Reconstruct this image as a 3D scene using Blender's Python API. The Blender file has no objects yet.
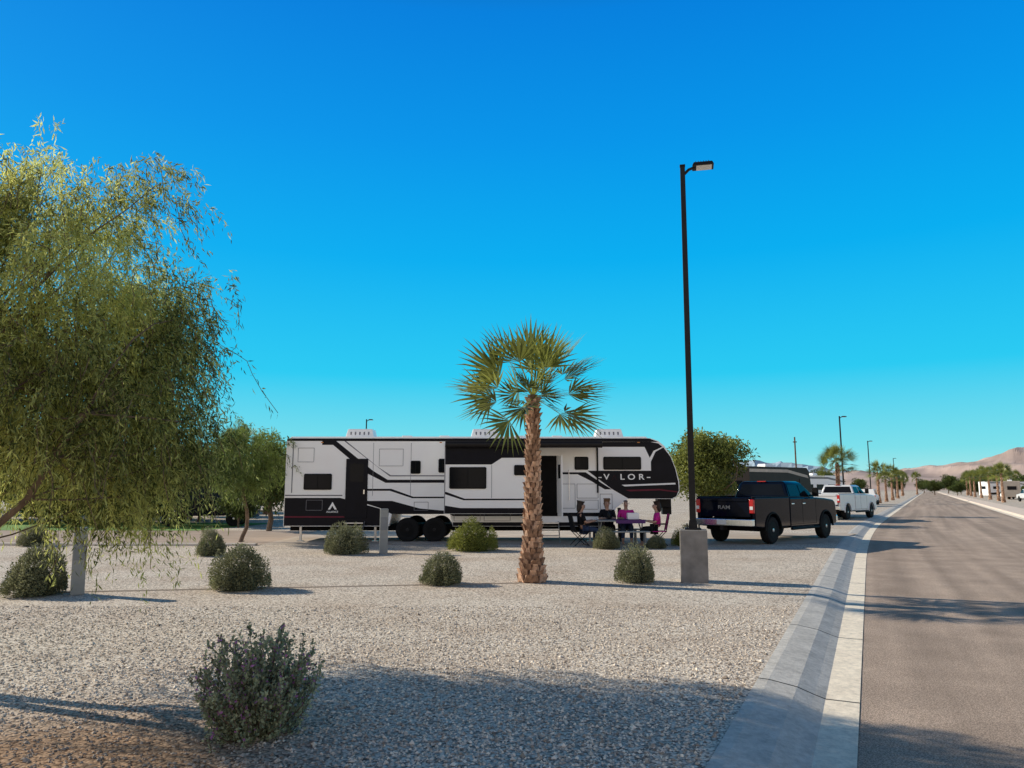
import bpy, bmesh, math, random
import numpy as np
from mathutils import Vector, Matrix, noise as mnoise
R=math.radians
random.seed(7)
scene=bpy.context.scene
COL=scene.collection

# ------------------------------------------------------------------ materials
def pm(name,col,rough=0.6,metal=0.0,var=0.12,scale=6.0,bump=0.0,bscale=40.0,spec=0.5,coat=0.0):
    m=bpy.data.materials.new(name); m.use_nodes=True
    nt=m.node_tree; b=nt.nodes['Principled BSDF']
    b.inputs['Roughness'].default_value=rough; b.inputs['Metallic'].default_value=metal
    b.inputs['Specular IOR Level'].default_value=spec
    b.inputs['Coat Weight'].default_value=coat
    tc=nt.nodes.new('ShaderNodeTexCoord'); n=nt.nodes.new('ShaderNodeTexNoise')
    n.inputs['Scale'].default_value=scale; n.inputs['Detail'].default_value=5
    nt.links.new(tc.outputs['Object'],n.inputs['Vector'])
    cr=nt.nodes.new('ShaderNodeValToRGB')
    cr.color_ramp.elements[0].position=0.3; cr.color_ramp.elements[1].position=0.7
    c0=[c*(1-var) for c in col]; c1=[min(1,c*(1+var)) for c in col]
    cr.color_ramp.elements[0].color=(*c0,1); cr.color_ramp.elements[1].color=(*c1,1)
    nt.links.new(n.outputs['Fac'],cr.inputs['Fac']); nt.links.new(cr.outputs['Color'],b.inputs['Base Color'])
    if bump>0:
        n2=nt.nodes.new('ShaderNodeTexNoise'); n2.inputs['Scale'].default_value=bscale; n2.inputs['Detail'].default_value=6
        nt.links.new(tc.outputs['Object'],n2.inputs['Vector'])
        bp=nt.nodes.new('ShaderNodeBump'); bp.inputs['Strength'].default_value=bump; bp.inputs['Distance'].default_value=0.02
        nt.links.new(n2.outputs['Fac'],bp.inputs['Height']); nt.links.new(bp.outputs['Normal'],b.inputs['Normal'])
    return m

def leafmat(name,dark,light,trans=0.3,rough=0.55,extra=None):
    m=bpy.data.materials.new(name); m.use_nodes=True; nt=m.node_tree
    b=nt.nodes['Principled BSDF']; out=nt.nodes['Material Output']
    a=nt.nodes.new('ShaderNodeAttribute'); a.attribute_name='tint'
    cr=nt.nodes.new('ShaderNodeValToRGB'); e=cr.color_ramp.elements
    e[0].color=(*dark,1); e[1].color=(*light,1)
    if extra:
        k=cr.color_ramp.elements.new(0.97); k.color=(*light,1); cr.color_ramp.elements[-1].color=(*extra,1)
    nt.links.new(a.outputs['Fac'],cr.inputs['Fac']); nt.links.new(cr.outputs['Color'],b.inputs['Base Color'])
    b.inputs['Roughness'].default_value=rough; b.inputs['Specular IOR Level'].default_value=0.3
    t=nt.nodes.new('ShaderNodeBsdfTranslucent'); nt.links.new(cr.outputs['Color'],t.inputs['Color'])
    mx=nt.nodes.new('ShaderNodeMixShader'); mx.inputs[0].default_value=trans
    nt.links.new(b.outputs[0],mx.inputs[1]); nt.links.new(t.outputs[0],mx.inputs[2]); nt.links.new(mx.outputs[0],out.inputs['Surface'])
    return m

# ------------------------------------------------------------------ mesh builder
class MB:
    def __init__(s): s.v=[];s.f=[];s.m=[];
    def add(s,vs,fs,mi=0):
        o=len(s.v); s.v+= [tuple(p) for p in vs]
        for f in fs: s.f.append([i+o for i in f]); s.m.append(mi)
    def box(s,c,sz,mi=0,rot=None,top=1.0,topx=None):
        hx,hy,hz=sz[0]/2,sz[1]/2,sz[2]/2; tx=top if topx is None else topx
        vs=[(-hx,-hy,-hz),(hx,-hy,-hz),(hx,hy,-hz),(-hx,hy,-hz),(-hx*tx,-hy*top,hz),(hx*tx,-hy*top,hz),(hx*tx,hy*top,hz),(-hx*tx,hy*top,hz)]
        if rot is not None: vs=[rot@Vector(p) for p in vs]
        vs=[(p[0]+c[0],p[1]+c[1],p[2]+c[2]) for p in vs]
        s.add(vs,[(0,3,2,1),(4,5,6,7),(0,1,5,4),(1,2,6,5),(2,3,7,6),(3,0,4,7)],mi)
    def prism(s,poly,a,b,mi=0,inset=None):
        n=len(poly); vs=[(p[0],a,p[1]) for p in poly]+[(p[0],b,p[1]) for p in poly]
        fs=[tuple(range(n)),tuple(range(2*n-1,n-1,-1))]+[(i,(i+1)%n,(i+1)%n+n,i+n) for i in range(n)]
        s.add(vs,fs,mi)
    def flat(s,poly,y,mi=0):
        s.add([(p[0],y,p[1]) for p in poly],[tuple(range(len(poly)))],mi)
    def tube(s,pts,rad,n=8,mi=0,cap=True):
        pts=[Vector(p) for p in pts]; o=len(s.v); k=len(pts)
        prev=None
        for i,p in enumerate(pts):
            d=(pts[min(i+1,k-1)]-pts[max(i-1,0)]).normalized()
            if prev is None:
                u=d.cross(Vector((0,1,0)) if abs(d.y)<0.9 else Vector((1,0,0))).normalized()
            else:
                u=(prev-d*prev.dot(d)).normalized()
            prev=u; w=d.cross(u)
            r=rad[i] if hasattr(rad,'__len__') else rad
            for j in range(n):
                a=2*math.pi*j/n; q=p+(u*math.cos(a)+w*math.sin(a))*r; s.v.append(tuple(q))
        for i in range(k-1):
            for j in range(n):
                s.f.append([o+i*n+j,o+i*n+(j+1)%n,o+(i+1)*n+(j+1)%n,o+(i+1)*n+j]); s.m.append(mi)
        if cap:
            s.f.append([o+j for j in range(n)][::-1]); s.m.append(mi)
            s.f.append([o+(k-1)*n+j for j in range(n)]); s.m.append(mi)
    def lathe(s,prof,c,n=24,mi=0,axis='y'):
        o=len(s.v)
        for (r,h) in prof:
            for j in range(n):
                a=2*math.pi*j/n
                if axis=='y': q=(c[0]+r*math.cos(a),c[1]+h,c[2]+r*math.sin(a))
                else: q=(c[0]+r*math.cos(a),c[1]+r*math.sin(a),c[2]+h)
                s.v.append(q)
        for i in range(len(prof)-1):
            for j in range(n):
                s.f.append([o+i*n+j,o+i*n+(j+1)%n,o+(i+1)*n+(j+1)%n,o+(i+1)*n+j]); s.m.append(mi)
        s.f.append([o+j for j in range(n)]); s.m.append(mi)
        s.f.append([o+(len(prof)-1)*n+j for j in range(n)]); s.m.append(mi)
    def obj(s,name,mats,parent=None,smooth=False,bevel=0,seg=2,loc=(0,0,0),rot=(0,0,0),recalc=True):
        me=bpy.data.meshes.new(name); me.from_pydata(s.v,[],s.f)
        for m in (mats if isinstance(mats,(list,tuple)) else [mats]): me.materials.append(m)
        me.polygons.foreach_set('material_index',s.m)
        if recalc:
            bm=bmesh.new(); bm.from_mesh(me); bmesh.ops.recalc_face_normals(bm,faces=bm.faces); bm.to_mesh(me); bm.free()
        if smooth:
            me.polygons.foreach_set('use_smooth',[True]*len(me.polygons)); me.set_sharp_from_angle(angle=R(38))
        o=bpy.data.objects.new(name,me); COL.objects.link(o); o.location=loc; o.rotation_euler=rot
        if parent: o.parent=parent
        if bevel>0:
            b=o.modifiers.new('bevel','BEVEL'); b.width=bevel; b.segments=seg; b.limit_method='ANGLE'; b.angle_limit=R(30); b.harden_normals=False
        return o

def empty(name,loc,rz=0,label=None,cat=None,group=None,scale=1):
    e=bpy.data.objects.new(name,None); e.empty_display_size=0.3; COL.objects.link(e)
    e.location=loc; e.rotation_euler=(0,0,rz); e.scale=(scale,)*3
    tag(e,label,cat,group); return e
def tag(o,label=None,cat=None,group=None,kind=None):
    if label:o['label']=label
    if cat:o['category']=cat
    if group:o['group']=group
    if kind:o['kind']=kind
def copy_thing(root,loc,rz=0,scale=1.0,label=None,sz=None):
    def cp(o,par):
        c=o.copy(); COL.objects.link(c)
        if par is not None: c.parent=par
        for ch in list(o.children): 
            cp(ch,c)
        return c
    c=cp(root,None); c.location=loc; c.rotation_euler=(0,0,rz); c.scale=(scale,scale,scale*(sz or 1))
    if label: c['label']=label
    return c

def np_mesh(name,V,F,mat,tint=None,parent=None,smooth=False):
    me=bpy.data.meshes.new(name); me.from_pydata(V.tolist(),[],F.tolist() if hasattr(F,'tolist') else F)
    me.materials.append(mat)
    if tint is not None:
        a=me.attributes.new('tint','FLOAT','POINT'); a.data.foreach_set('value',np.asarray(tint,dtype=np.float32))
    if smooth: me.polygons.foreach_set('use_smooth',[True]*len(me.polygons))
    o=bpy.data.objects.new(name,me); COL.objects.link(o)
    if parent:o.parent=parent
    return o
def nrm(a): return a/np.maximum(np.linalg.norm(a,axis=1,keepdims=True),1e-9)
def leafgeo(P,D,L,W,rng,tint):
    n=len(P); D=nrm(D); r=rng.normal(size=(n,3)); S=nrm(np.cross(D,r))
    L=np.broadcast_to(L,(n,))[:,None]; W=np.broadcast_to(W,(n,))[:,None]
    Nn=np.cross(D,S)
    V=np.stack([P,P+D*L*.45+S*W/2+Nn*L*.05,P+D*L,P+D*L*.45-S*W/2+Nn*L*.05],axis=1).reshape(-1,3)
    F=np.arange(n*4).reshape(n,4); return V,F,np.repeat(tint,4)

# ------------------------------------------------------------------ shared materials
M_white=pm('rv_white_gelcoat',(1.0,.97,.93),.35,0,.02,2,spec=.4)
M_black=pm('rv_black_graphic_and_shadow',(.005,.005,.010),.35,0,.2,3,spec=.15)
M_grey=pm('rv_grey_graphic',(.20,.195,.21),.4,0,.1,3,spec=.2)
M_maroon=pm('rv_maroon_graphic',(.14,.012,.03),.4,0,.1,3,spec=.2)
M_dkmar=pm('rv_dark_maroon_letter',(.022,.006,.009),.4,0,.1,3,spec=.15)
M_glass=pm('dark_glass',(.005,.006,.009),.10,0,.2,2,spec=.14)
M_rub=pm('tyre_rubber',(.012,.012,.012),.85,0,.2,20,spec=.2)
M_alu=pm('aluminium',(.60,.60,.61),.3,.9,.06,10)
M_chrome=pm('chrome',(.8,.79,.78),.22,1,.03,10)
M_steel=pm('black_steel',(.014,.012,.012),.5,0,.2,12,spec=.25)
M_pedc=pm('pedestal_concrete',(.26,.24,.22),.9,0,.25,4,.4,50,spec=.15)
M_bark=pm('tree_bark',(.16,.11,.075),.9,0,.35,9,.8,25,spec=.15)
M_plastic=pm('grey_green_plastic',(.30,.31,.30),.5,0,.08,8,spec=.25)
M_under=pm('underbody_black',(.006,.006,.006),.8,0,.2,8,spec=.1)
M_redlight=pm('red_lens',(.5,.01,.01),.15,0,.1,8,spec=.6)
M_lens=pm('clear_lens',(.75,.75,.72),.12,0,.05,8,spec=.8)
M_blackpaint=pm('black_metallic_paint',(.003,.005,.012),.06,0,.2,3,spec=.12)
M_silver=pm('silver_paint',(.70,.70,.70),.3,.1,.05,3,coat=.3)
M_trim=pm('black_trim',(.008,.008,.008),.6,0,.2,8,spec=.12)

# ------------------------------------------------------------------ camera, light, sky
cam=bpy.data.cameras.new('camera'); co=bpy.data.objects.new('camera',cam); COL.objects.link(co)
cam.sensor_width=36; cam.lens=26.02; cam.clip_end=20000; cam.clip_start=.05
co.location=(0,0,1.7); co.rotation_euler=(R(98.1),0,0); scene.camera=co
scene.view_settings.view_transform='Standard'; scene.view_settings.look='None'; scene.view_settings.exposure=0
EL=R(28); ax,ay=.93,-.368
d=Vector((ax*math.cos(EL),ay*math.cos(EL),-math.sin(EL)))
sl=bpy.data.lights.new('sun','SUN'); sl.energy=5.0; sl.angle=R(.5); sl.color=(1,.92,.77)
so=bpy.data.objects.new('sun',sl); COL.objects.link(so); so.rotation_euler=d.to_track_quat('-Z','Y').to_euler(); so.location=(-20,10,20)
w=bpy.data.worlds.new('World'); scene.world=w; w.use_nodes=True; nt=w.node_tree
bg=nt.nodes['Background']; bg.inputs['Strength'].default_value=.1
sky=nt.nodes.new('ShaderNodeTexSky'); sky.sky_type='NISHITA'; sky.sun_disc=False
sky.sun_elevation=EL; sky.sun_rotation=math.atan2(-ax,-ay)
tc=nt.nodes.new('ShaderNodeTexCoord'); sx=nt.nodes.new('ShaderNodeSeparateXYZ'); nt.links.new(tc.outputs['Generated'],sx.inputs[0])
cr=nt.nodes.new('ShaderNodeValToRGB'); nt.links.new(sx.outputs['Z'],cr.inputs['Fac'])
stops=[(0,(.48,.84,.80)),(.05,(.20,.75,.84)),(.15,(.02,.60,.90)),(.30,(.0,.43,.89)),(.44,(.0,.305,.83)),(.57,(.0,.22,.74)),(.70,(.012,.045,.12)),(1,(.025,.032,.045))]
els=cr.color_ramp.elements
els[0].position=0; els[0].color=(*stops[0][1],1); els[1].position=1; els[1].color=(*stops[-1][1],1)
for (p,c) in stops[1:-1]:
    e=els.new(p); e.color=(*c,1)
# warm glow added low in the sky behind the camera, fills the shaded trailer
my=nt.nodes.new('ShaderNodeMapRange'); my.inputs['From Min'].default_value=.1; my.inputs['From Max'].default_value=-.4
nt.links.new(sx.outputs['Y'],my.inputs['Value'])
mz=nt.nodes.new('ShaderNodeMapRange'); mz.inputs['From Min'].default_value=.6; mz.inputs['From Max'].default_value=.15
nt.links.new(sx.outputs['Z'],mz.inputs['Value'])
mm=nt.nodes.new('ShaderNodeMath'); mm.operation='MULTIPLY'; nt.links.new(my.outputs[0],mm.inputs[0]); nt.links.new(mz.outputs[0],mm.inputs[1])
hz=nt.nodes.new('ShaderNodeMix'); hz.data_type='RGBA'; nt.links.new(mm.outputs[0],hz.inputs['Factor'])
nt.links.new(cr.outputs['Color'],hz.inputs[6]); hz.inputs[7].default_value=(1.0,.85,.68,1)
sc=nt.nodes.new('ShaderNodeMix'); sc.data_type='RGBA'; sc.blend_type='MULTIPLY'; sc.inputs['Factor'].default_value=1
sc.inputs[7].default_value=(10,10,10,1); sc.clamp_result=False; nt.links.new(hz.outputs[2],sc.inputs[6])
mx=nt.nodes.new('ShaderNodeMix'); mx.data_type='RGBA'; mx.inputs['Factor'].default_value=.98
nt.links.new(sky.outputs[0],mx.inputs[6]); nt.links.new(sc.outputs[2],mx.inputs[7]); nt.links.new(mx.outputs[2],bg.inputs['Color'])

# ------------------------------------------------------------------ road path
def edgex(D):
    if D<18: return 2.276+(D-5.19)*.478
    x=2.276+(18-5.19)*.478; y=18
    while y<D:
        st=min(1.0,D-y); k=min(1,max(0,(y-18)/26)); x+=st*(.478+.078*k); y+=st
    return x
Ds=[-15,-8,-3,0,2,4,6,8,10,12,14,16,18,20,22,24,26,28,30,33,36,40,45,50,60,75,90,120,160,220,300,420,600]
path=[]
for D in Ds:
    s=(edgex(D+.5)-edgex(D-.5)); t=Vector((s,1,0)).normalized(); n=Vector((t.y,-t.x,0))
    path.append((Vector((edgex(D),D,0)),n))
def strip(name,prof,mat,kind='structure',absx=None):
    V=[];F=[];UV=[];k=len(prof);L=0
    for i,(p,n) in enumerate(path):
        if i: L+=(p-path[i-1][0]).length
        for j,(o,z) in enumerate(prof):
            q=p+n*o; V.append((absx if (absx is not None and j==0) else q.x, q.y if not(absx is not None and j==0) else p.y, z)); UV.append((o,L))
    for i in range(len(path)-1):
        for j in range(k-1):
            F.append([i*k+j,i*k+j+1,(i+1)*k+j+1,(i+1)*k+j])
    me=bpy.data.meshes.new(name); me.from_pydata(V,[],F); me.materials.append(mat)
    uv=me.uv_layers.new(name='UVMap')
    for l in me.loops: uv.data[l.index].uv=UV[l.vertex_index]
    o=bpy.data.objects.new(name,me); COL.objects.link(o); o['kind']=kind; return o

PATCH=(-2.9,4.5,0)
def gravelmat(name,c0,c1,brown,scale=42):
    m=bpy.data.materials.new(name); m.use_nodes=True; nt=m.node_tree; b=nt.nodes['Principled BSDF']; b.inputs['Roughness'].default_value=.9
    b.inputs['Specular IOR Level'].default_value=.08
    tc=nt.nodes.new('ShaderNodeTexCoord'); v=nt.nodes.new('ShaderNodeTexVoronoi'); v.inputs['Scale'].default_value=scale
    nt.links.new(tc.outputs['Object'],v.inputs['Vector'])
    sp=nt.nodes.new('ShaderNodeSeparateColor'); nt.links.new(v.outputs['Color'],sp.inputs[0])
    cr=nt.nodes.new('ShaderNodeValToRGB'); e=cr.color_ramp.elements; e[0].color=(*c0,1); e[1].color=(*c1,1)
    k=e.new(.33); k.color=tuple((a*.33+b_*.67) for a,b_ in zip(c0,c1))+(1,)
    nt.links.new(sp.outputs[0],cr.inputs['Fac'])
    g=nt.nodes.new('ShaderNodeMapRange'); g.inputs['From Min'].default_value=.4; g.inputs['From Max'].default_value=.8; g.inputs['To Min'].default_value=1; g.inputs['To Max'].default_value=.42
    nt.links.new(v.outputs['Distance'],g.inputs['Value'])
    mg=nt.nodes.new('ShaderNodeMix'); mg.data_type='RGBA'; mg.blend_type='MULTIPLY'; mg.inputs['Factor'].default_value=1
    nt.links.new(cr.outputs[0],mg.inputs[6]); nt.links.new(g.outputs[0],mg.inputs[7])
    n=nt.nodes.new('ShaderNodeTexNoise'); n.inputs['Scale'].default_value=.5; n.inputs['Detail'].default_value=6; n.inputs['Roughness'].default_value=.65
    nt.links.new(tc.outputs['Object'],n.inputs['Vector'])
    mr=nt.nodes.new('ShaderNodeMapRange'); mr.inputs['From Min'].default_value=.42; mr.inputs['From Max'].default_value=.66
    nt.links.new(n.outputs['Fac'],mr.inputs['Value'])
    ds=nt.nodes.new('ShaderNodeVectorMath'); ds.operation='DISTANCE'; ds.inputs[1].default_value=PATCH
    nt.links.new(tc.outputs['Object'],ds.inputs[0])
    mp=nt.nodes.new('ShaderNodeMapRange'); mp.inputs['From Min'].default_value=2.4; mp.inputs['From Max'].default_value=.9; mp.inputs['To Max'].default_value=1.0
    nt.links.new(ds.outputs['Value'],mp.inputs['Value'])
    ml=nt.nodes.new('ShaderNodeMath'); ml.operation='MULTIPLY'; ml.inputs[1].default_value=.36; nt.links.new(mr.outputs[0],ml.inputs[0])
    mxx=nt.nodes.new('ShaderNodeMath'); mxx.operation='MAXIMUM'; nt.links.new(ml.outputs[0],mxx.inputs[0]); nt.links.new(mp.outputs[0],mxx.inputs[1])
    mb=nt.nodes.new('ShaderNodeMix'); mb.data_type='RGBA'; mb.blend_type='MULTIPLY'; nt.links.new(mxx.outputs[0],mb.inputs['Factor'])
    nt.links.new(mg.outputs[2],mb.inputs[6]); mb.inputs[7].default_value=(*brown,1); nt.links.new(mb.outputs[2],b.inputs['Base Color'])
    bp=nt.nodes.new('ShaderNodeBump'); bp.invert=True; bp.inputs['Strength'].default_value=.4; bp.inputs['Distance'].default_value=.015
    nt.links.new(v.outputs['Distance'],bp.inputs['Height']); nt.links.new(bp.outputs[0],b.inputs['Normal'])
    return m
M_gravel=gravelmat('gravel_bed',(.32,.235,.175),(1.0,.875,.72),(.54,.40,.30))
M_desert=pm('desert_ground',(.46,.36,.28),.95,0,.25,.05,.3,3)

def asphalt():
    m=pm('asphalt_surface',(.43,.325,.25),.9,0,.14,1.2,.4,220); nt=m.node_tree; b=nt.nodes['Principled BSDF']
    b.inputs['Specular IOR Level'].default_value=.10
    src=b.inputs['Base Color'].links[0].from_socket
    tc=nt.nodes.new('ShaderNodeTexCoord'); n=nt.nodes.new('ShaderNodeTexNoise'); n.inputs['Scale'].default_value=90; n.inputs['Detail'].default_value=4
    nt.links.new(tc.outputs['Object'],n.inputs['Vector'])
    mr=nt.nodes.new('ShaderNodeMapRange'); mr.inputs['From Min'].default_value=.35; mr.inputs['From Max'].default_value=.65; mr.inputs['To Min'].default_value=.45; mr.inputs['To Max'].default_value=1.55
    nt.links.new(n.outputs['Fac'],mr.inputs['Value'])
    uvn=nt.nodes.new('ShaderNodeMapping'); uvn.inputs['Scale'].default_value=(1.2,.03,1); nt.links.new(tc.outputs['UV'],uvn.inputs['Vector'])
    n2=nt.nodes.new('ShaderNodeTexNoise'); n2.inputs['Scale'].default_value=1.5; nt.links.new(uvn.outputs[0],n2.inputs['Vector'])
    mr2=nt.nodes.new('ShaderNodeMapRange'); mr2.inputs['From Min'].default_value=.3; mr2.inputs['From Max'].default_value=.7; mr2.inputs['To Min'].default_value=.78; mr2.inputs['To Max'].default_value=1.18
    nt.links.new(n2.outputs['Fac'],mr2.inputs['Value'])
    mm=nt.nodes.new('ShaderNodeMath'); mm.operation='MULTIPLY'; nt.links.new(mr.outputs[0],mm.inputs[0]); nt.links.new(mr2.outputs[0],mm.inputs[1])
    x=nt.nodes.new('ShaderNodeMix'); x.data_type='RGBA'; x.blend_type='MULTIPLY'; x.inputs['Factor'].default_value=1
    nt.links.new(src,x.inputs[6]); nt.links.new(mm.outputs[0],x.inputs[7]); nt.links.new(x.outputs[2],b.inputs['Base Color'])
    return m
def jointed(name,col,step,var=.12):
    m=pm(name,col,.9,0,var,3,.3,70,spec=.12); nt=m.node_tree; b=nt.nodes['Principled BSDF']; src=b.inputs['Base Color'].links[0].from_socket
    tc=nt.nodes.new('ShaderNodeTexCoord'); s=nt.nodes.new('ShaderNodeSeparateXYZ'); nt.links.new(tc.outputs['UV'],s.inputs[0])
    a=nt.nodes.new('ShaderNodeMath'); a.operation='DIVIDE'; a.inputs[1].default_value=step; nt.links.new(s.outputs['Y'],a.inputs[0])
    f=nt.nodes.new('ShaderNodeMath'); f.operation='FRACT'; nt.links.new(a.outputs[0],f.inputs[0])
    l=nt.nodes.new('ShaderNodeMath'); l.operation='LESS_THAN'; l.inputs[1].default_value=.03/step; nt.links.new(f.outputs[0],l.inputs[0])
    x=nt.nodes.new('ShaderNodeMix'); x.data_type='RGBA'; nt.links.new(l.outputs[0],x.inputs['Factor']); nt.links.new(src,x.inputs[6]); x.inputs[7].default_value=(.05,.045,.04,1)
    n=nt.nodes.new('ShaderNodeTexNoise'); n.inputs['Scale'].default_value=14; n.inputs['Detail'].default_value=8; n.inputs['Roughness'].default_value=.75; nt.links.new(tc.outputs['Object'],n.inputs['Vector'])
    mr=nt.nodes.new('ShaderNodeMapRange'); mr.inputs['From Min'].default_value=.3; mr.inputs['From Max'].default_value=.6; mr.inputs['To Min'].default_value=.68; mr.inputs['To Max'].default_value=1.05; nt.links.new(n.outputs['Fac'],mr.inputs['Value'])
    y=nt.nodes.new('ShaderNodeMix'); y.data_type='RGBA'; y.blend_type='MULTIPLY'; y.inputs['Factor'].default_value=1; nt.links.new(x.outputs[2],y.inputs[6]); nt.links.new(mr.outputs[0],y.inputs[7])
    nt.links.new(y.outputs[2],b.inputs['Base Color']); return m
M_curb=jointed('kerb_concrete',(.66,.61,.54),3.0); M_gut=jointed('gutter_concrete',(.97,.83,.65),3.0,.05); M_walk=jointed('pavement_concrete',(.84,.68,.55),1.5,.1)
M_asph=asphalt()

mb=MB(); mb.add([(-9000,-60,-.14),(9000,-60,-.14),(9000,9000,-.14),(-9000,9000,-.14)],[(0,1,2,3)]); g=mb.obj('ground',M_desert); g['kind']='structure'
strip('gravel_ground',[(0,0),(-.83,0)],M_gravel,absx=-900)
strip('road',[(-.02,-.12),(7.2,-.12)],M_asph)
strip('gutter',[(-.27,-.112),(0,-.114)],M_gut)
strip('kerb',[(-.83,.006),(-.74,.004),(-.50,-.035),(-.36,-.085),(-.27,-.112)],M_curb)
strip('gutter_verge',[(7.2,-.114),(7.55,-.112)],M_gut)
strip('pavement',[(7.55,-.112),(7.7,.0),(9.6,.004)],M_walk)
strip('gravel_verge',[(9.6,0),(420,0)],M_gravel)

def sheet(name,poly,z,mat):
    mb=MB(); mb.add([(x,y,z) for x,y in poly],[tuple(range(len(poly)))]); o=mb.obj(name,mat,recalc=False); o['kind']='structure'; return o
M_pad=pm('pad_concrete',(.50,.41,.33),.9,0,.12,1.5,.3,40,spec=.15)
M_drive=pm('drive_asphalt',(.42,.32,.25),.9,0,.12,1.0,.3,60,spec=.15)
sheet('drive_path',[(-70,24.3),(-7.8,23.2),(-7.8,31),(-70,36)],.004,M_drive)
sheet('site_pad_path',[(-7.8,23.6),(9.5,23.6),(13.4,29.2),(-7.8,31)],.008,M_pad)
sheet('lawn_ground',[(-60,32.6),(-13,31.2),(-12,38),(-60,46)],.012,pm('lawn',(.13,.28,.03),.9,0,.4,2))
mb=MB(); mb.add([(-70,24.0,.004),(-7.8,22.95,.004),(-7.8,22.95,.07),(-70,24.0,.07),(-70,24.25,.07),(-7.8,23.15,.07),(-7.8,23.15,.004),(-70,24.25,.004)],[(0,1,2,3),(3,2,5,4),(4,5,6,7)]); o=mb.obj('drive_kerb',pm('light_kerb',(.7,.62,.53),.9)); o['kind']='structure'
mb=MB(); mb.tube([(-11,12.0,-.014),(-7,12.75,-.012),(-3,13.4,-.013),(.2,13.9,-.012)],.03,6); o=mb.obj('path_edging',pm('rust_edging',(.40,.32,.25),.9)); o['kind']='structure'

# real stones on the near gravel
rng=np.random.default_rng(3)
N=66000
Dd=4.2+ (rng.random(N)**1.35)*7.0
half=Dd*.74+.4
X=(rng.random(N)*2-1)*half
ex_=np.array([2.276+(a-5.19)*.478-.98 for a in Dd])
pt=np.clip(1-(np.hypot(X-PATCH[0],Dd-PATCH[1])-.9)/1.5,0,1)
k=(X<ex_)&(rng.random(N)>pt*.6); X=X[k]; Dd=Dd[k]; pt=pt[k]; n=len(X)
sz=.0055+.010*rng.random(n)**2+.002*rng.random(n)+.012*(rng.random(n)<.015)
base=np.array([(1,0,0),(0,1,0),(-1,0,0),(0,-1,0),(0,0,1),(0,0,-1)],float)
sc=np.stack([sz*(.8+.6*rng.random(n)),sz*(.7+.5*rng.random(n)),sz*(.45+.35*rng.random(n))],1)
jit=1+.35*rng.normal(size=(n,6,3))*.6
V=(base[None]+ (jit-1)*.55)*sc[:,None,:]
a=rng.random(n)*6.28; ca,sa=np.cos(a)[:,None],np.sin(a)[:,None]
Vx=V[...,0]*ca-V[...,1]*sa; Vy=V[...,0]*sa+V[...,1]*ca
V=np.stack([Vx+X[:,None],Vy+Dd[:,None],V[...,2]+.35*sc[:,2][:,None]],-1).reshape(-1,3)
fb=np.array([(0,1,4),(1,2,4),(2,3,4),(3,0,4),(1,0,5),(2,1,5),(3,2,5),(0,3,5)])
F=(fb[None]+(np.arange(n)*6)[:,None,None]).reshape(-1,3)
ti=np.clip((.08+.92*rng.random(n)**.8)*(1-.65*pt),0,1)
M_stone=leafmat('stone_chips',(.22,.155,.11),(1.0,.88,.73),0,.9)
M_stone.node_tree.nodes['Principled BSDF'].inputs['Specular IOR Level'].default_value=.1
o=np_mesh('gravel_stones',V,F,M_stone,np.repeat(ti,6)); o['kind']='stuff'; tag(o,'loose pale crushed gravel covering the bed','gravel')

# ------------------------------------------------------------------ mountains
def mountains(name,az0,az1,dist,depth,hfun,col0,col1,seed,na=260,nr=26):
    V=[];F=[]
    for i in range(na):
        a=R(az0+(az1-az0)*i/(na-1))
        for j in range(nr):
            f=j/(nr-1); r=dist+depth*f
            x,y=r*math.sin(a),r*math.cos(a)
            nz=mnoise.hetero_terrain(Vector((x/700+seed,y/700,0)),.8,2.1,6,.7)
            rid=1-abs(mnoise.noise(Vector((x/200+seed,y/330,0))))*1.8
            env=math.sin(min(1,f*1.15)*math.pi/2)
            h=hfun(math.degrees(a))*env*(.68+.2*nz*.65+.3*rid) 
            V.append((x,y,h-3))
    for i in range(na-1):
        for j in range(nr-1):
            F.append([i*nr+j,(i+1)*nr+j,(i+1)*nr+j+1,i*nr+j+1])
    mb=MB(); mb.v=V; mb.f=F; mb.m=[0]*len(F)
    m=pm(name+'_hazed_rock',col0,.95,0,.3,.006,.0,spec=.1)  # distance haze is mixed into the base colour of the rock
    o=mb.obj(name,m,smooth=False,recalc=False); o['kind']='structure'; return o
def hr(a):
    return max(0,np.interp(a,[12,16,22,26,30,32,34,36,40],[30,50,65,70,75,90,125,145,165]))
mountains('hills',12,42,2600,900,hr,(.47,.36,.31),None,3.1)
def hl(a): return np.interp(a,[-40,-33,-28,-22,-17,-12,0,10,18,24,30],[340,360,420,330,260,150,120,200,300,200,60])
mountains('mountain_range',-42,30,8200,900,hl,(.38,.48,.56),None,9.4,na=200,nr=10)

# ------------------------------------------------------------------ foliage generators
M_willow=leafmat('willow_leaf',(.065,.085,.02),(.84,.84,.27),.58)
M_young=leafmat('young_leaf',(.04,.07,.015),(.34,.42,.11),.4)
M_green=leafmat('green_leaf',(.02,.035,.008),(.17,.21,.045),.3)
M_light=leafmat('light_green_leaf',(.04,.06,.01),(.40,.42,.10),.4)
M_sage=leafmat('sage_leaf',(.06,.07,.04),(.40,.40,.22),.3,.7)
M_sagef=leafmat('sage_leaf_flowering',(.07,.085,.05),(.52,.56,.34),.35,.7,extra=(.50,.20,.46))
M_palm=leafmat('palm_leaf',(.03,.045,.01),(.40,.42,.10),.38,.35)

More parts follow.
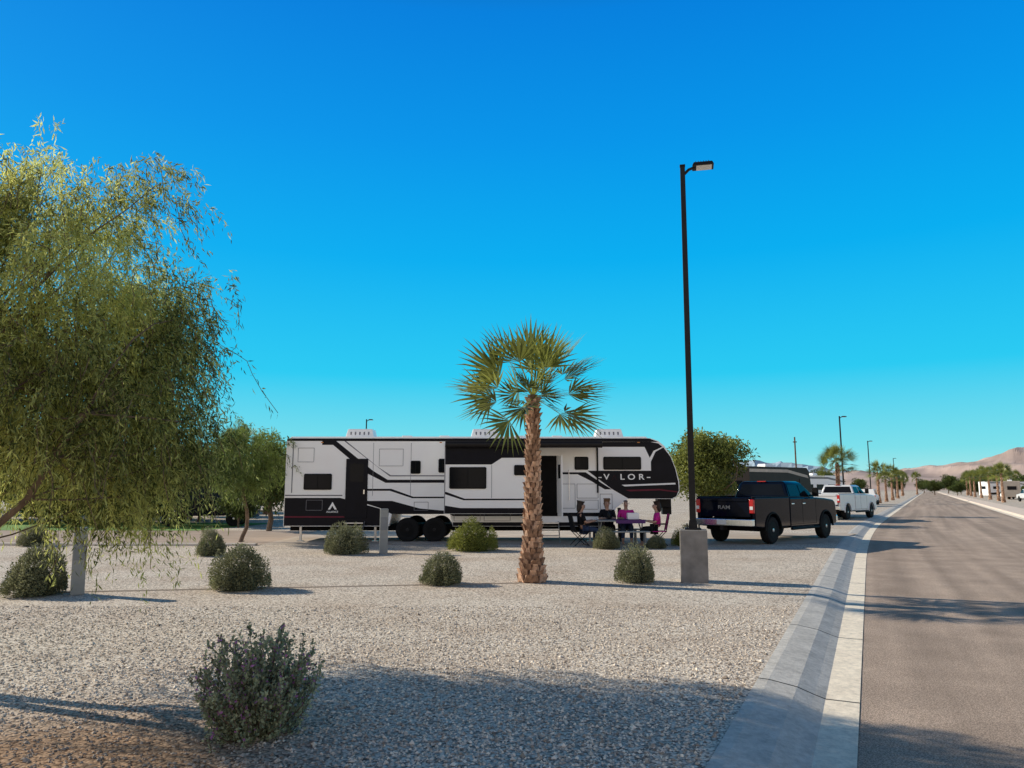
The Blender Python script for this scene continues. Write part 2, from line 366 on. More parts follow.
def limb(mb,p0,p1,r0,r1,rng,bend=.25,k=6,n=7):
    p0=np.array(p0,float);p1=np.array(p1,float);L=np.linalg.norm(p1-p0); off=rng.normal(size=3)*bend*L*.25
    pts=[];rad=[]
    for i in range(k):
        t=i/(k-1); q=p0+(p1-p0)*t+off*math.sin(t*math.pi)+rng.normal(size=3)*.012*L*(0<i<k-1)
        pts.append(tuple(q));rad.append(r0+(r1-r0)*t)
    mb.tube(pts,rad,n); return pts

def willow(name,loc,cc,rad,nclump,ntw,nleaf,L,W,droop,label,seed,trunk=(0,0,0),tr=.16,mat=None,low=None,spread=.5,minz=.62,out_k=.45,stems=None,jit=.02,scale=(1,1,1)):
    rng=np.random.default_rng(seed); root=empty(name,loc,label=label,cat='tree'); root.scale=scale
    cc=np.array(cc,float); rad=np.array(rad,float)
    u=nrm(rng.normal(size=(nclump,3))); rr=(.3+.7*rng.random((nclump,1))**.5)
    C=cc+u*rr*rad*(.76+.28*rng.random((nclump,1)))
    C[:,2]=np.maximum(C[:,2],cc[2]-rad[2]*minz)
    if low is not None: C=np.vstack([C,np.array(low,float)])
    mb=MB(); fork=np.array([trunk[0]+(cc[0]-trunk[0])*.35,trunk[1]+(cc[1]-trunk[1])*.35,(cc[2]-rad[2])*.9+.25])
    limb(mb,trunk,fork,tr,tr*.75,rng,.3,7,9)
    mains=[]
    if stems:
        for (a,b,r0_) in stems:
            pts=limb(mb,a,b,r0_,r0_*.55,rng,.15,8,8); mains+=[np.array(p) for p in pts[3:]]
    nm=7
    for i in range(nm):
        a=i/nm*6.28+rng.random(); e=fork+np.array([math.cos(a)*rad[0]*.45,math.sin(a)*rad[1]*.45,(cc[2]-fork[2])*(.5+.7*rng.random())])
        pts=limb(mb,fork,e,tr*.55,tr*.25,rng,.4,7,7); mains+=[np.array(p) for p in pts[2:]]
    for c in C:
        m=min(mains,key=lambda q:np.linalg.norm(q-c)+(.6 if q[2]>c[2] else 0))
        limb(mb,m,c,tr*.13,tr*.05,rng,.5,5,5)
    P=[];Dv=[];T=[];TP=[]
    for ci,c in enumerate(C):
        cl=.12+.68*rng.random(); lowf=max(0,min(1,(cc[2]-c[2])/rad[2]+.2))
        for k in range(ntw):
            s=c+rng.normal(size=3)*spread*.45*np.array([1,1,.8])
            out=nrm((s-cc)[None]/rad)[0]; out[2]=abs(out[2])*.8+.3*rng.random()
            out=out*(1-.35*lowf)+rng.normal(size=3)*.45
            tl=droop*(.4+.9*rng.random())*(1+.9*lowf); m=int(nleaf*(1+.5*lowf)); t=np.linspace(0.04,1,m)
            pos=s+out*(t*tl*out_k)[:,None]+np.outer(t**1.8,[0,0,-tl*.9])+rng.normal(size=(m,3))*jit
            tan=out[None]*out_k*tl+np.outer(1.8*t**.8,[0,0,-tl*.9])
            P.append(pos); dd=nrm(tan)+rng.normal(size=(m,3))*.6; dd[:,2]-=.2; Dv.append(dd)
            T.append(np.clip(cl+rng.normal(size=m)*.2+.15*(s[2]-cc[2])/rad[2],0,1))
            if k%2==0: TP.append(pos[::max(1,m//5)])
    for tp in TP[::2]:
        if len(tp)>2: mb.tube([tuple(q) for q in tp],[.004]*len(tp),3,cap=False)
    tk=mb.obj('trunk',M_bark,root,smooth=True)
    P=np.vstack(P);Dv=np.vstack(Dv);T=np.concatenate(T); n=len(P)
    ok=P[:,2]>.25; P=P[ok];Dv=Dv[ok];T=T[ok];n=len(P)
    V,F,t=leafgeo(P,Dv,L*(.6+.7*rng.random(n)),W*(.7+.6*rng.random(n)),rng,T)
    np_mesh('crown',V,F,mat or M_willow,t,root)
    return root

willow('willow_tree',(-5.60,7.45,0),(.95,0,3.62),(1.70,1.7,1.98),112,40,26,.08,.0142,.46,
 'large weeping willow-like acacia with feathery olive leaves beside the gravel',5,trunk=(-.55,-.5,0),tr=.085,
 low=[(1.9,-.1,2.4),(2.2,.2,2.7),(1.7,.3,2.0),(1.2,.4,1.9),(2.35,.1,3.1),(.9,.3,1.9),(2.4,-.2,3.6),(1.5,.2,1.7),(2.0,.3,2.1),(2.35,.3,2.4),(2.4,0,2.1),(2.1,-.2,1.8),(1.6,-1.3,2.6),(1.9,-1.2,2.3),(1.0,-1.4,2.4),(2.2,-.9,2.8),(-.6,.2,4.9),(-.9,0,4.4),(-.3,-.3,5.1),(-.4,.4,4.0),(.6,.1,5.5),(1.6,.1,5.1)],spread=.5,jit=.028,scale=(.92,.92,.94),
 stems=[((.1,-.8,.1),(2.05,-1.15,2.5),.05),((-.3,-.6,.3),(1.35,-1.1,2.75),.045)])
willow('young_tree',(-8.85,24.6,0),(0,0,2.7),(1.25,1.2,1.25),40,20,26,.13,.024,.42,'young green weeping tree beside the parked fifth wheel trailer',8,tr=.07,spread=.5,mat=M_young,jit=.04)

def roundtree(name,loc,R_,H,nc,nl,ls,seed,label,mat=None,tr=.12,scale=1,group=None):
    rng=np.random.default_rng(seed); root=empty(name,loc,label=label,cat='tree',group=group)
    mb=MB(); fork=np.array([0,0,H*.3]); limb(mb,(0,0,0),fork,tr,tr*.8,rng,.2,5,8)
    cc=np.array([0,0,H*.6]); rad=np.array([R_,R_,H*.4])
    u=nrm(rng.normal(size=(nc,3))); C=cc+u*rad*(.45+.4*rng.random((nc,1)))
    P=[];T=[]
    for c in C:
        limb(mb,fork,c,tr*.4,tr*.1,rng,.4,5,5)
        s=(.2+.2*rng.random())*R_; q=rng.normal(size=(nl,3)); q=nrm(q)*(rng.random((nl,1))**.45)*s*1.5
        q[:,2]*=.75; P.append(c+q); T.append(np.clip(.2+.5*rng.random()+.3*q[:,2]/s*.5+rng.normal(size=nl)*.14,0,1))
    mb.obj('trunk',M_bark,root,smooth=True)
    P=np.vstack(P);T=np.concatenate(T);n=len(P)
    D=rng.normal(size=(n,3)); D[:,2]-=.2
    V,F,t=leafgeo(P,D,ls*(.6+.8*rng.random(n)),ls*.45,rng,T); np_mesh('crown',V,F,mat or M_green,t,root); return root
roundtree('shade_tree',(-10.0,31,0),1.7,3.9,34,420,.16,21,'dense green shade tree behind the trailer')
t1=roundtree('shade_tree',(10.4,40,0),2.15,4.9,46,440,.19,22,'rounded light green tree behind the trailer hitch',M_light)

far=roundtree('distant_tree',(-20,48,0),2.2,4.4,30,240,.3,30,'distant green garden tree',group='trees around the park')
rg=random.Random(5)
pl=[(-27,46,1.1),(-31,44,1.0),(-36,52,1.3),(-24,56,1.2),(-16,60,1.0),(-41,48,1.2),(-14,50,.8),(-46,60,1.4),(-21.5,43,.9),(-33,41,.8),
 (-13.6,38.5,.62),(-16.5,39.5,.7),(-19.5,39,.65),(-22.6,39,.75),(-25.5,39.5,.8),(-28.5,39,.7),(-18,42,.8),(-15,42,.7),(-12.2,33.6,.40),(-16.9,34.4,.45),(-22,35,.45),
 (26,70,.8),(33,88,.9),(41,104,.9),(62,150,1.2),(50,120,.9),(30,80,.7),(56,130,1.0),(72,170,1.2),
 (88,190,1.0),(130,230,1.2),(104,150,.8),(114,168,.9),(130,190,1.1),(150,240,1.5),(140,215,1.2),(165,270,1.5),(200,320,1.7),(215,340,1.9),(190,345,1.7),(170,330,1.4),(240,380,2.0),(122,205,.9),(84,108,.6),(230,360,1.7),(175,300,1.5),(82,118,.45),(90,128,.5),(100,145,.5),(79,108,.45),(112,158,.6),(122,182,.7),(127,195,.8),(145,225,.9),(180,280,1.1),(210,310,1.2),(133,215,.8),(150,250,1.1),(118,180,.6),(106,160,.55)]
for (x,y,s) in pl: copy_thing(far,(x,y,0),rg.random()*6,s*(.85+.3*rg.random()),sz=.85+.25*rg.random())

# ------------------------------------------------------------------ shrubs
def shrub_mesh(seed,w,h,n,ls,mat,spiky=False):
    rng=np.random.default_rng(seed)
    lob=nrm(rng.normal(size=(26,3))); lob[:,2]=np.abs(lob[:,2])*.9; la=.8+.3*rng.random(26)
    u=nrm(rng.normal(size=(n,3))); u[:,2]=np.abs(u[:,2])
    low=rng.random(n)<.3; u[low,2]*=.3; u=nrm(u)
    near=np.argmax(u@lob.T,axis=1); rr=la[near]*(.66+.38*rng.random(n)**.6)
    P=u*rr[:,None]*np.array([w/2,w/2,h*.86]); P[:,2]+=rng.random(n)*.14*h; P[:,2]=np.maximum(P[:,2],.02)
    D=u+rng.normal(size=(n,3))*.6; D[:,2]+=.4
    cl=rng.random(26)*.35
    T=np.clip(.3+cl[near]+rng.normal(size=n)*.16+.3*(rr-.8),0,.95)
    V,F,t=leafgeo(P,D,ls*(.6+.8*rng.random(n)),ls*.5,rng,T)
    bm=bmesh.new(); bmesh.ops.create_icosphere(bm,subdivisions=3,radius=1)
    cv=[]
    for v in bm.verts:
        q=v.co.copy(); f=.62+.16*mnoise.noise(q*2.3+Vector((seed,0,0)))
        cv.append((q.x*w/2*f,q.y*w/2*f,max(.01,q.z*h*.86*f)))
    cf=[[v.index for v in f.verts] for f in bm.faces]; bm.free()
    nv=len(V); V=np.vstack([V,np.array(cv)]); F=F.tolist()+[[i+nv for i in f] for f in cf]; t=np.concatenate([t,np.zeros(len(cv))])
    return V,F,t
sm=[]
for s in range(4):
    V,F,t=shrub_mesh(50+s,1,1,9500,.045,M_sage)
    me=bpy.data.meshes.new('shrub'); me.from_pydata(V.tolist(),[],F); me.materials.append(M_light if s==0 else M_sage)
    a=me.attributes.new('tint','FLOAT','POINT'); a.data.foreach_set('value',t.astype(np.float32)); sm.append(me)
for i,(x,y,w_,h_) in enumerate([(-7.75,12.4,.92,.85),(-4.7,13.1,.95,.80),(-7.8,19.6,.75,.72),(-4.45,20.2,1.08,.86),(-1.1,21.2,1.3,.86),(-1.27,13.8,.76,.6),(2.75,21.8,.74,.62),(2.3,14.1,.70,.74),(5.3,23.0,.8,.62),(4.2,22.0,.6,.4),(-9.2,11.8,.9,.8),(-14.5,22.9,.8,.7)]):
    o=bpy.data.objects.new('shrub',sm[1 if i==0 else i%4]); COL.objects.link(o); o.location=(x,y,0); o.scale=(w_,w_,h_); o.rotation_euler=(0,0,i*1.3)
    tag(o,'clipped grey-green desert shrub growing in the gravel','shrub','desert shrubs in the gravel')

def sage():
    rng=np.random.default_rng(77); mb=MB(); P=[];Dv=[];T=[]
    for i in range(150):
        a=rng.random()*6.28; tilt=(rng.random()**.85)*1.0; L=(.38+.40*rng.random())*(1-.34*tilt/1.15)
        d=np.array([math.cos(a)*math.sin(tilt),math.sin(a)*math.sin(tilt),math.cos(tilt)])
        p0=np.array([math.cos(a)*.05,math.sin(a)*.05,0.0]); k=7; pts=[]
        bend=rng.normal(size=3)*.08
        for j in range(k):
            t=j/(k-1); q=p0+d*L*t+bend*math.sin(t*3.14)+np.array([0,0,.10*t*t*math.sin(tilt)]); pts.append(q)
        mb.tube([tuple(q) for q in pts],[.005-.0038*j/(k-1) for j in range(k)],4,cap=False)
        m=115; tt=.05+.95*rng.random(m)**.85
        idx=np.clip((tt*(k-1)).astype(int),0,k-2); fr=tt*(k-1)-idx; pa=np.array(pts)
        pos=pa[idx]*(1-fr[:,None])+pa[idx+1]*fr[:,None]+rng.normal(size=(m,3))*(.028*(1.25-tt))[:,None]
        P.append(pos); Dv.append(d+rng.normal(size=(m,3))*1.0); tn=np.clip(.3+.45*rng.random()+rng.normal(size=m)*.16,0,.94)
        fl=rng.random(m)<.08*(tt>.5); tn[fl]=1.0; T.append(tn)
    root=empty('sage_shrub',(-1.79,5.45,0),label='grey-green sage shrub with small purple flowers in gravel',cat='shrub')
    mb.obj('stems',M_bark,root)
    P=np.vstack(P);Dv=np.vstack(Dv);T=np.concatenate(T);n=len(P)
    V,F,t=leafgeo(P,Dv,.027*(.6+.8*rng.random(n)),.019,rng,T); np_mesh('foliage',V,F,M_sagef,t,root)
sage()

# ------------------------------------------------------------------ palm
def palm(name,loc,label):
    rng=np.random.default_rng(31); root=empty(name,loc,label=label,cat='palm tree',group='fan palms along the road')
    H=3.5; mb=MB(); k=26; n=18; o=0
    def rad(z): 
        t=z/H; return .105+.080*(1-t)+.11*math.exp(-t*9)
    pts=[(math.sin(i/k*2)*.03,0,H*i/(k-1)) for i in range(k)]
    mb.tube(pts,[rad(p[2])*.9 for p in pts],n,0)
    rows=34
    for r in range(rows):
        z=.0+(H-.1)*r/rows; m=10; 
        for j in range(m):
            a=6.283*(j+.5*(r%2))/m+rng.normal()*.06; rr=rad(z)*.88; ca,sa=math.cos(a),math.sin(a)
            wv=rr*.36; hh=.11+.06*rng.random(); out=.02+.04*rng.random()+(.04*rng.random() if z>H*.8 else 0)
            c=np.array([ca*rr+math.sin(z/H*2)*.03,sa*rr,z]); tv=np.array([-sa,ca,0]); ov=np.array([ca,sa,0])
            lean=rng.normal()*.03
            vs=[c-tv*wv-ov*.01,c+tv*wv-ov*.01,c+tv*(wv*.55+lean)+ov*out+np.array([0,0,hh]),c-tv*(wv*.55-lean)+ov*out+np.array([0,0,hh]),
                c-tv*wv*.6-ov*.03+np.array([0,0,hh*.9]),c+tv*wv*.6-ov*.03+np.array([0,0,hh*.9])]
            mb.add(vs,[(0,1,2,3),(3,2,5,4),(1,5,2),(0,3,4)],1 if rng.random()<.5 else 2)
    mb.obj('trunk',[pm('palm_core',(.13,.07,.04),.95,0,.3,10),pm('palm_boot_light',(.60,.375,.245),.9,0,.4,14,.6,40),pm('palm_boot_dark',(.29,.165,.10),.9,0,.4,14,.6,40)],root,recalc=False)
    V=[];F=[];T=[]
    top=np.array([.03,0,H-.04])
    def quadstrip(a,b,wd,side,tn):
        i=len(V); V.extend([a-side*wd,a+side*wd,b+side*wd*.7,b-side*wd*.7]); F.append([i,i+1,i+2,i+3]); T.extend([tn]*4)
    def frond(az,el,pl_,Rr,base,span,ns,roll,sagk):
        d=np.array([math.cos(az)*math.cos(el),math.sin(az)*math.cos(el),math.sin(el)])
        side=np.array([-math.sin(az),math.cos(az),0.]); p=top.copy()
        for s_ in range(4):
            q=p+d*pl_/4; quadstrip(p,q,.018,side,.8); p=q; d=d+np.array([0,0,-sagk]); d/=np.linalg.norm(d)
        up=np.cross(d,side)
        if up[2]<0: up=-up
        sd=side*math.cos(roll)+up*math.sin(roll); upv=np.cross(d,sd)
        if upv[2]<0: upv=-upv
        for s_ in range(ns):
            th=R(-span/2+span*s_/(ns-1)); L=Rr*(1-.30*abs(th/1.5)**1.5)*(.86+.2*rng.random())
            dr=d*math.cos(th)+sd*math.sin(th); dr=dr+upv*.10*abs(math.sin(th)); dr/=np.linalg.norm(dr)
            tv=np.cross(upv,dr); tv/=np.linalg.norm(tv); dth=R(span/(ns-1))
            w1=L*.42*dth*.54; tn=np.clip(base+rng.normal()*.08+(.16 if s_%2 else -.16),0,1)
            dz=.0+.05*rng.random()
            a=p; b=p+dr*L*.42+upv*(.024 if s_%2 else -.024); c=p+dr*L*.74; e=p+dr*L+np.array([0,0,-dz*L])
            j=len(V); V.extend([a,b-tv*w1,b+tv*w1,c-tv*w1*.42,c+tv*w1*.42,e]); F.extend([[j,j+1,j+2],[j+1,j+3,j+4,j+2],[j+3,j+5,j+4]]); T.extend([tn]*5+[min(1,tn+.2)])
    nf=30
    for i in range(nf):
        az=i*2.39996+rng.normal()*.25; f=(i+.5)/nf; eld=84-114*f**.95+rng.normal()*7
        frond(az,R(eld),(.66+.26*rng.random())*(.88 if eld>55 else 1.0),.82+.14*rng.random(),.35+.4*rng.random()-(.2 if f>.8 else 0),135,16,rng.normal()*.7,.02)
    for i in range(12):
        az=i*2.39996+1.1; eld=70-110*(i+.5)/12
        frond(az,R(eld),.2+.2*rng.random(),.52+.14*rng.random(),.1+.3*rng.random(),140,14,rng.normal()*.7,.02)
    np_mesh('crown',np.array(V),F,M_palm,T,root)
    return root
P0=palm('palm_tree',(.37,14.15,0),'young fan palm with rough brown trunk in gravel bed')
pp=[(22.7,52,1.0,1.0),(45.6,93,1.0,1.1),(52,104,.9,1.0),(60,118,1.0,1.2),(135,210,1.2,1.4),(150,222,1.2,1.3),(105,150,1.0,1.2),(130,240,1.2,1.3),(165,262,1.4,1.5),(-22,60,1.2,1.2),(-30,62,1.1,1.3),(-17,52,.9,1.1)]
for D,off,s in [(98,12.5,.95),(110,13,.95),(125,13,1.0),(145,13,1.0),(165,13,1.1),(188,13.5,1.2),(215,14,1.2),(245,16,1.4),(140,-3,1.0),(165,-4,1.1),(195,-4,1.2),(230,-5,1.3),(200,34,1.4),(157,26,1.2),(175,19,1.1),(150,19,1.0),(133,17,.95)]:
    pp.append((edgex(D)+off,D,s,1.15))
for (x,y,s,sz) in pp:
    copy_thing(P0,(x,y,0),x*1.7,s,'distant fan palm standing beside the park road',sz)

# ------------------------------------------------------------------ lamp posts
def lamp(name,loc,label):
    r=empty(name,loc,label=label,cat='street lamp',group='lamp posts of the park')
    mb=MB(); mb.box((0,0,.465),(.50,.50,.97)); mb.obj('pedestal',M_pedc,r,bevel=.018)
    mb=MB(); mb.box((0,0,.965),(.3,.3,.03)); 
    for sx_ in(-1,1):
        for sy_ in(-1,1): mb.tube([(sx_*.11,sy_*.11,.98),(sx_*.11,sy_*.11,1.06)],.016,6)
    mb.box((0,0,1.05),(.17,.17,.15),top=.8)
    mb.box((0,0,4.6),(.12,.12,7.1),top=.8); mb.box((0,0,8.17),(.11,.11,.03)); mb.obj('pole',M_steel,r,bevel=.006)
    mb=MB(); mb.tube([(.04,0,8.0),(.12,0,8.08),(.24,0,8.12)],.03,8); mb.obj('arm',M_steel,r)
    mb=MB(); mb.box((.40,0,8.14),(.42,.30,.07),top=.85); 
    for i in range(6): mb.box((.26+.05*i,0,8.185),(.012,.24,.03))
    h=mb.obj('lamp_head',M_steel,r,bevel=.01); mb=MB(); mb.box((.42,0,8.098),(.3,.22,.012)); mb.obj('lens',M_lens,h)
    return r
L0=lamp('street_lamp',(3.41,14.2,0),'black square lamp post on a square concrete pedestal')
for (x,y) in [(29.3,66),(48,100),(80,156),(-13.6,69)]: copy_thing(L0,(x,y,0),0,1,'distant black lamp post with a flat lamp head')
L0.rotation_euler=(0,R(.25),R(-13))
mb=MB(); mb.tube([(0,0,0),(0,0,5.9)],[.08,.06],8); mb.box((0,0,5.5),(.3,.08,.08)); o=mb.obj('utility_pole',M_bark,loc=(22.9,60,0)); tag(o,'thin wooden utility pole behind the parked truck','utility pole')

# ------------------------------------------------------------------ hook-up posts
def post(loc,w_,h_,rz,label,tilt=0):
    r=empty('utility_post',loc,rz,label,'utility post','site hook-up posts'); r.rotation_euler=(0,tilt,rz)
    mb=MB(); mb.box((0,0,h_/2),(w_,w_*.8,h_)); mb.box((0,0,h_+.015),(w_*1.08,w_*.9,.03),top=.85); mb.obj('casing',M_plastic,r,bevel=.008)
    mb=MB(); mb.box((0,-w_*.4-.006,h_*.68),(w_*.75,.012,h_*.3)); mb.obj('panel',pm('panel_grey',(.22,.23,.24),.5,spec=.2),r,bevel=.003)
post((-7.1,12.45,0),.2,1.05,.5,'grey hook-up post standing in gravel beside a shrub',R(-1))
post((-3.47,20.4,0),.22,1.15,.2,'pale grey hook-up post standing beside a shrub')

# ------------------------------------------------------------------ wheels
def wheel(parent,c,r,wd,outer=-1,rimmat=None,spokes=8,name='wheel'):
    w_=bpy.data.objects.new(name,None); COL.objects.link(w_); w_.parent=parent; w_.location=c
    mb=MB(); h=wd/2
    mb.lathe([(r*.6,-h*.85),(r*.8,-h),(r*.95,-h*.9),(r,-h*.6),(r,h*.6),(r*.95,h*.9),(r*.8,h),(r*.6,h*.85)],(0,0,0),28); mb.obj('tyre',M_rub,w_,smooth=True)
    mb=MB(); o=outer
    mb.lathe([(r*.6,o*h*.88),(r*.57,o*h*.9),(r*.53,o*h*.55),(r*.12,o*h*.5)],(0,0,0),28,0)
    for i in range(spokes):
        a=6.283*i/spokes; rot=Matrix.Rotation(-a,3,'Y'); c_=rot@Vector((r*.34,0,0)); mb.box((c_.x,o*h*.72,c_.z),(r*.42,h*.25,r*.11),1,rot=rot)
    mb.lathe([(r*.15,o*h*.6),(r*.14,o*h*1.0),(r*.08,o*h*1.05)],(0,0,0),14,1)
    mb.obj('rim',[M_trim,rimmat or M_alu],w_)
    return w_

def text_mesh(name,s,size,mat,parent,loc,rot,sx_=1,ext=.006,bold=0):
    cu=bpy.data.curves.new('t','FONT'); cu.body=s; cu.size=size; cu.extrude=ext; cu.offset=bold; cu.align_x='CENTER'; cu.align_y='CENTER'
    t=bpy.data.objects.new('t',cu); COL.objects.link(t); dg=bpy.context.evaluated_depsgraph_get(); me=bpy.data.meshes.new_from_object(t.evaluated_get(dg))
    bpy.data.objects.remove(t); me.materials.clear(); me.materials.append(mat); o=bpy.data.objects.new(name,me); COL.objects.link(o)
    o.parent=parent; o.location=loc; o.rotation_euler=rot; o.scale=(sx_,1,1); return o

# ------------------------------------------------------------------ fifth wheel trailer (side elevation drawn in 3.28 cm units)
RX,RY=-1.0,25.85
U=.0328
def ex(u): return (u-512)*U-RX
def ez(v): return 3.39-(v-438)*U
def E(l): return [(ex(a),ez(b)) for a,b in l]
def fifth():
    r=empty('fifth_wheel_trailer',(RX,RY,0),label='long white and black fifth wheel trailer parked on its site',cat='travel trailer')
    Y=-1.25
    mb=MB()
    prof=[(284,440),(286,438.2),(652,438.2),(660,441),(666,446),(672,456),(677,469),(680,482),(680,491),(677,497),(672,499),(628,499),(616,508),(608,526),(453,526),(450,514),(392,514),(389,526),(284,526)]
    mb.prism(E(prof),Y,1.25,0)
    y1=Y-.004;y2=Y-.008;y3=Y-.012
    mb.flat(E([(284.5,438.5),(651,438.5),(660,442),(284.5,441)]),y1,1)
    mb.flat(E([(284.5,498),(340,498),(389,511),(388,525.5),(284.5,525.5)]),y1,1)
    mb.flat(E([(284.5,516),(344,516),(346,517.5),(284.5,517.5)]),y2,3)
    mb.flat(E([(284.5,495),(342,495),(342,496.2),(284.5,496.2)]),y1,2)
    mb.flat(E([(290.5,443),(291.5,443),(291.5,493),(290.5,493)]),y1,2)
    mb.flat(E([(320,441),(334,441),(372,471),(387,480),(446,480),(446,483),(385,483),(366,473.5),(331,445),(320,445)]),y1,1)
    mb.flat(E([(342,441),(344,441),(376,466.5),(390,475.5),(446,475.5),(446,476.6),(389,476.6)]),y1,2)
    mb.flat(E([(367,489),(391,489),(413,496.8),(446,496.8),(446,498.3),(412,498.3),(389.5,491),(367,491)]),y1,1)
    mb.flat(E([(367,501),(392,501),(420,508.5),(460,512),(540,512.6),(608,512.6),(606,516),(540,516),(453,516),(450,514),(392,514),(380,508),(367,504)]),y1,1)
    mb.flat(E([(453,522),(608,522),(607,525.7),(453,525.7)]),y1,1)
    mb.flat(E([(588,471),(652,471),(652,462),(657,452),(665,447.5),(672,457),(676.5,469.5),(679,482),(679.3,490.6),(676.5,496.5),(672,498.6),(628.5,498.6),(612,489)]),y1,1)
    mb.flat(E([(560,472.5),(586,472.5),(600,482),(612,489.5),(605,489.5),(592,481.5),(578,474.5),(560,474.5)]),y1,1)
    mb.flat(E([(558,442),(652,442),(660,443.5),(664,447),(655,451),(651,458),(646,447),(558,447)]),y1,1)
    mb.flat(E([(622,485),(676,483),(676.3,484.6),(625,486.6)]),y2,0)
    mb.flat(E([(626,490),(660,489),(678,491.5),(677.5,492.6),(660,490.6),(630,491.6)]),y2,3)
    for (a,b,c,d) in [(560,484,575,508),(577,484,598,498),(577,500,598,509),(600,494,612,509),(454,512.8,480,520.5),(484,512.8,510,520.5),(306,500,322,510),(378,449,402,466),(414,502,428,510),(296,448,312,462),(570,515.9,600,521.5)]:
        for q in [[(a,b),(c,b),(c,b+.4),(a,b+.4)],[(a,d),(c,d),(c,d+.4),(a,d+.4)],[(a,b),(a+.4,b),(a+.4,d),(a,d)],[(c,b),(c+.4,b),(c+.4,d),(c,d)]]:
            mb.flat(E(q),y3 if d<516 else y2,2)
    for u in (372,410): mb.flat(E([(u,443),(u+.35,443),(u+.35,496),(u,496)]),y1-.001,2)
    mb.flat(E([(332.5,502),(337,509.5),(334.7,509.5),(332.5,505.7),(330.3,509.5),(328,509.5)]),y3,0)
    mb.obj('body',[M_white,M_black,M_grey,M_maroon],r,bevel=.0)
    text_mesh('lettering','ALLIANCE',.085,M_white,r,(ex(332.5),Y-.012,ez(511.8)),(R(90),0,0),1.0,.003,.001)
    mb=MB(); mb.prism(E([(286,438),(650,438),(648,436.4),(288,436.4)]),Y+.08,1.17,0); mb.obj('roof',M_white,r,bevel=.01)
    mb=MB(); mb.box((ex(450),0,.45),(10.6,1.9,.2)); mb.box((ex(421),0,.42),(.9,1.6,.2)); mb.obj('chassis',M_under,r)
    # slide-out
    mb=MB(); sp=[(446,447),(538,447),(538,513),(446,513)]; ys=Y-.75
    mb.prism(E(sp),ys,Y+.05,0)
    mb.flat(E([(446.3,447.3),(537.7,447.3),(537.7,459),(502,459),(492,465.5),(446.3,465.5)]),ys-.004,1)  # black top panel paints the awning's shadow band onto the slide-out
    mb.flat(E([(446.3,492),(448,492),(466,498.5),(537.7,498.5),(537.7,500),(465,500),(446.3,494)]),ys-.004,1)
    mb.flat(E([(446.3,505),(462,507.5),(537.7,507.5),(537.7,512.7),(446.3,512.7)]),ys-.004,1)
    for q in [[(446.2,447.2),(447,447.2),(447,512.8),(446.2,512.8)],[(537.1,447.2),(537.8,447.2),(537.8,512.8),(537.1,512.8)],[(492,466),(492.4,466),(492.4,498),(492,498)]]: mb.flat(E(q),ys-.008,2)
    s_=mb.obj('slide_out',[M_white,M_black,M_grey],r,bevel=.0)
    def window(par,a,b,c,d,y,nm='window'):
        mb=MB(); mb.prism(E([(a+1,b),(c-1,b),(c,b+1),(c,d-1),(c-1,d),(a+1,d),(a,d-1),(a,b+1)]),y-.02,y,0)
        f=mb.obj(nm,M_trim,par); mb=MB(); mb.prism(E([(a+1.2,b+1.2),(c-1.2,b+1.2),(c-1.2,d-1.2),(a+1.2,d-1.2)]),y-.026,y-.02,0); mb.obj('pane',M_glass,f)
        mb=MB(); mx_=(a+c)/2; mb.prism(E([(mx_-.3,b+1.2),(mx_+.3,b+1.2),(mx_+.3,d-1.2),(mx_-.3,d-1.2)]),y-.032,y-.026,0); mb.obj('mullion',M_trim,f)
    window(r,303,474,331,490,Y-.008); window(r,438,459,446,473,Y-.01)
    window(s_,451,468,487,489,ys-.008); window(s_,514,466,534,476,ys-.008)
    window(r,575,457,589,470,Y-.012); window(r,604,457,642,470,Y-.012)
    window(r,410,461,420,474,Y-.012)
    mb=MB(); mb.prism(E([(345,459),(367,459),(367,518),(345,518)]),Y-.03,Y+.02,0); d_=mb.obj('door',M_black,r,bevel=.01)
    mb=MB(); mb.prism(E([(349,464),(363,464),(363,482),(349,482)]),Y-.036,Y-.03,0); mb.obj('pane',M_glass,d_)
    mb=MB(); mb.box((ex(364),Y-.06,ez(492)),(.04,.05,.14)); mb.obj('handle',M_chrome,d_)
    mb=MB(); mb.prism(E([(541,456),(557,456),(557,516),(541,516)]),Y-.014,Y-.004,0); d_=mb.obj('doorway',pm('dark_interior',(.01,.009,.008),.8,spec=.1),r)
    mb=MB(); mb.prism([(x,z) for x,z in [(-.02,ez(516)),(.02,ez(516)),(.02,ez(456)),(-.02,ez(456))]],-.52,0,0); d2=mb.obj('door',M_white,r,loc=(ex(558),Y-.02,0),rot=(0,0,R(12)),bevel=.004)
    mb=MB(); mb.box((0.0,-.26,ez(472)),(.052,.26,.45)); mb.obj('pane',M_glass,d2)
    def steps(u):
        mb=MB()
        for i in range(3): mb.box((ex(u),Y-.18-.24*i,.62-.19*i),(.6,.26,.035)); 
        for s2 in(-1,1): mb.tube([(ex(u)+s2*.3,Y-.02,.66),(ex(u)+s2*.3,Y-.8,.04)],.018,6)
        mb.obj('entry_steps',M_alu,r)
    steps(356); steps(549)
    mb=MB(); mb.tube([(ex(569),Y-.09,ez(500)),(ex(569),Y-.09,ez(470))],.016,8); mb.obj('grab_handle',M_chrome,r)
    mb=MB(); mb.tube([(ex(447),ys-.13,ez(446)),(ex(600),ys-.13,ez(446))],.11,12); mb.box((ex(523.5),(Y+ys-.13)/2,ez(442.6)),(5.0,.9,.02)); a_=mb.obj('awning',M_steel,r,smooth=True)
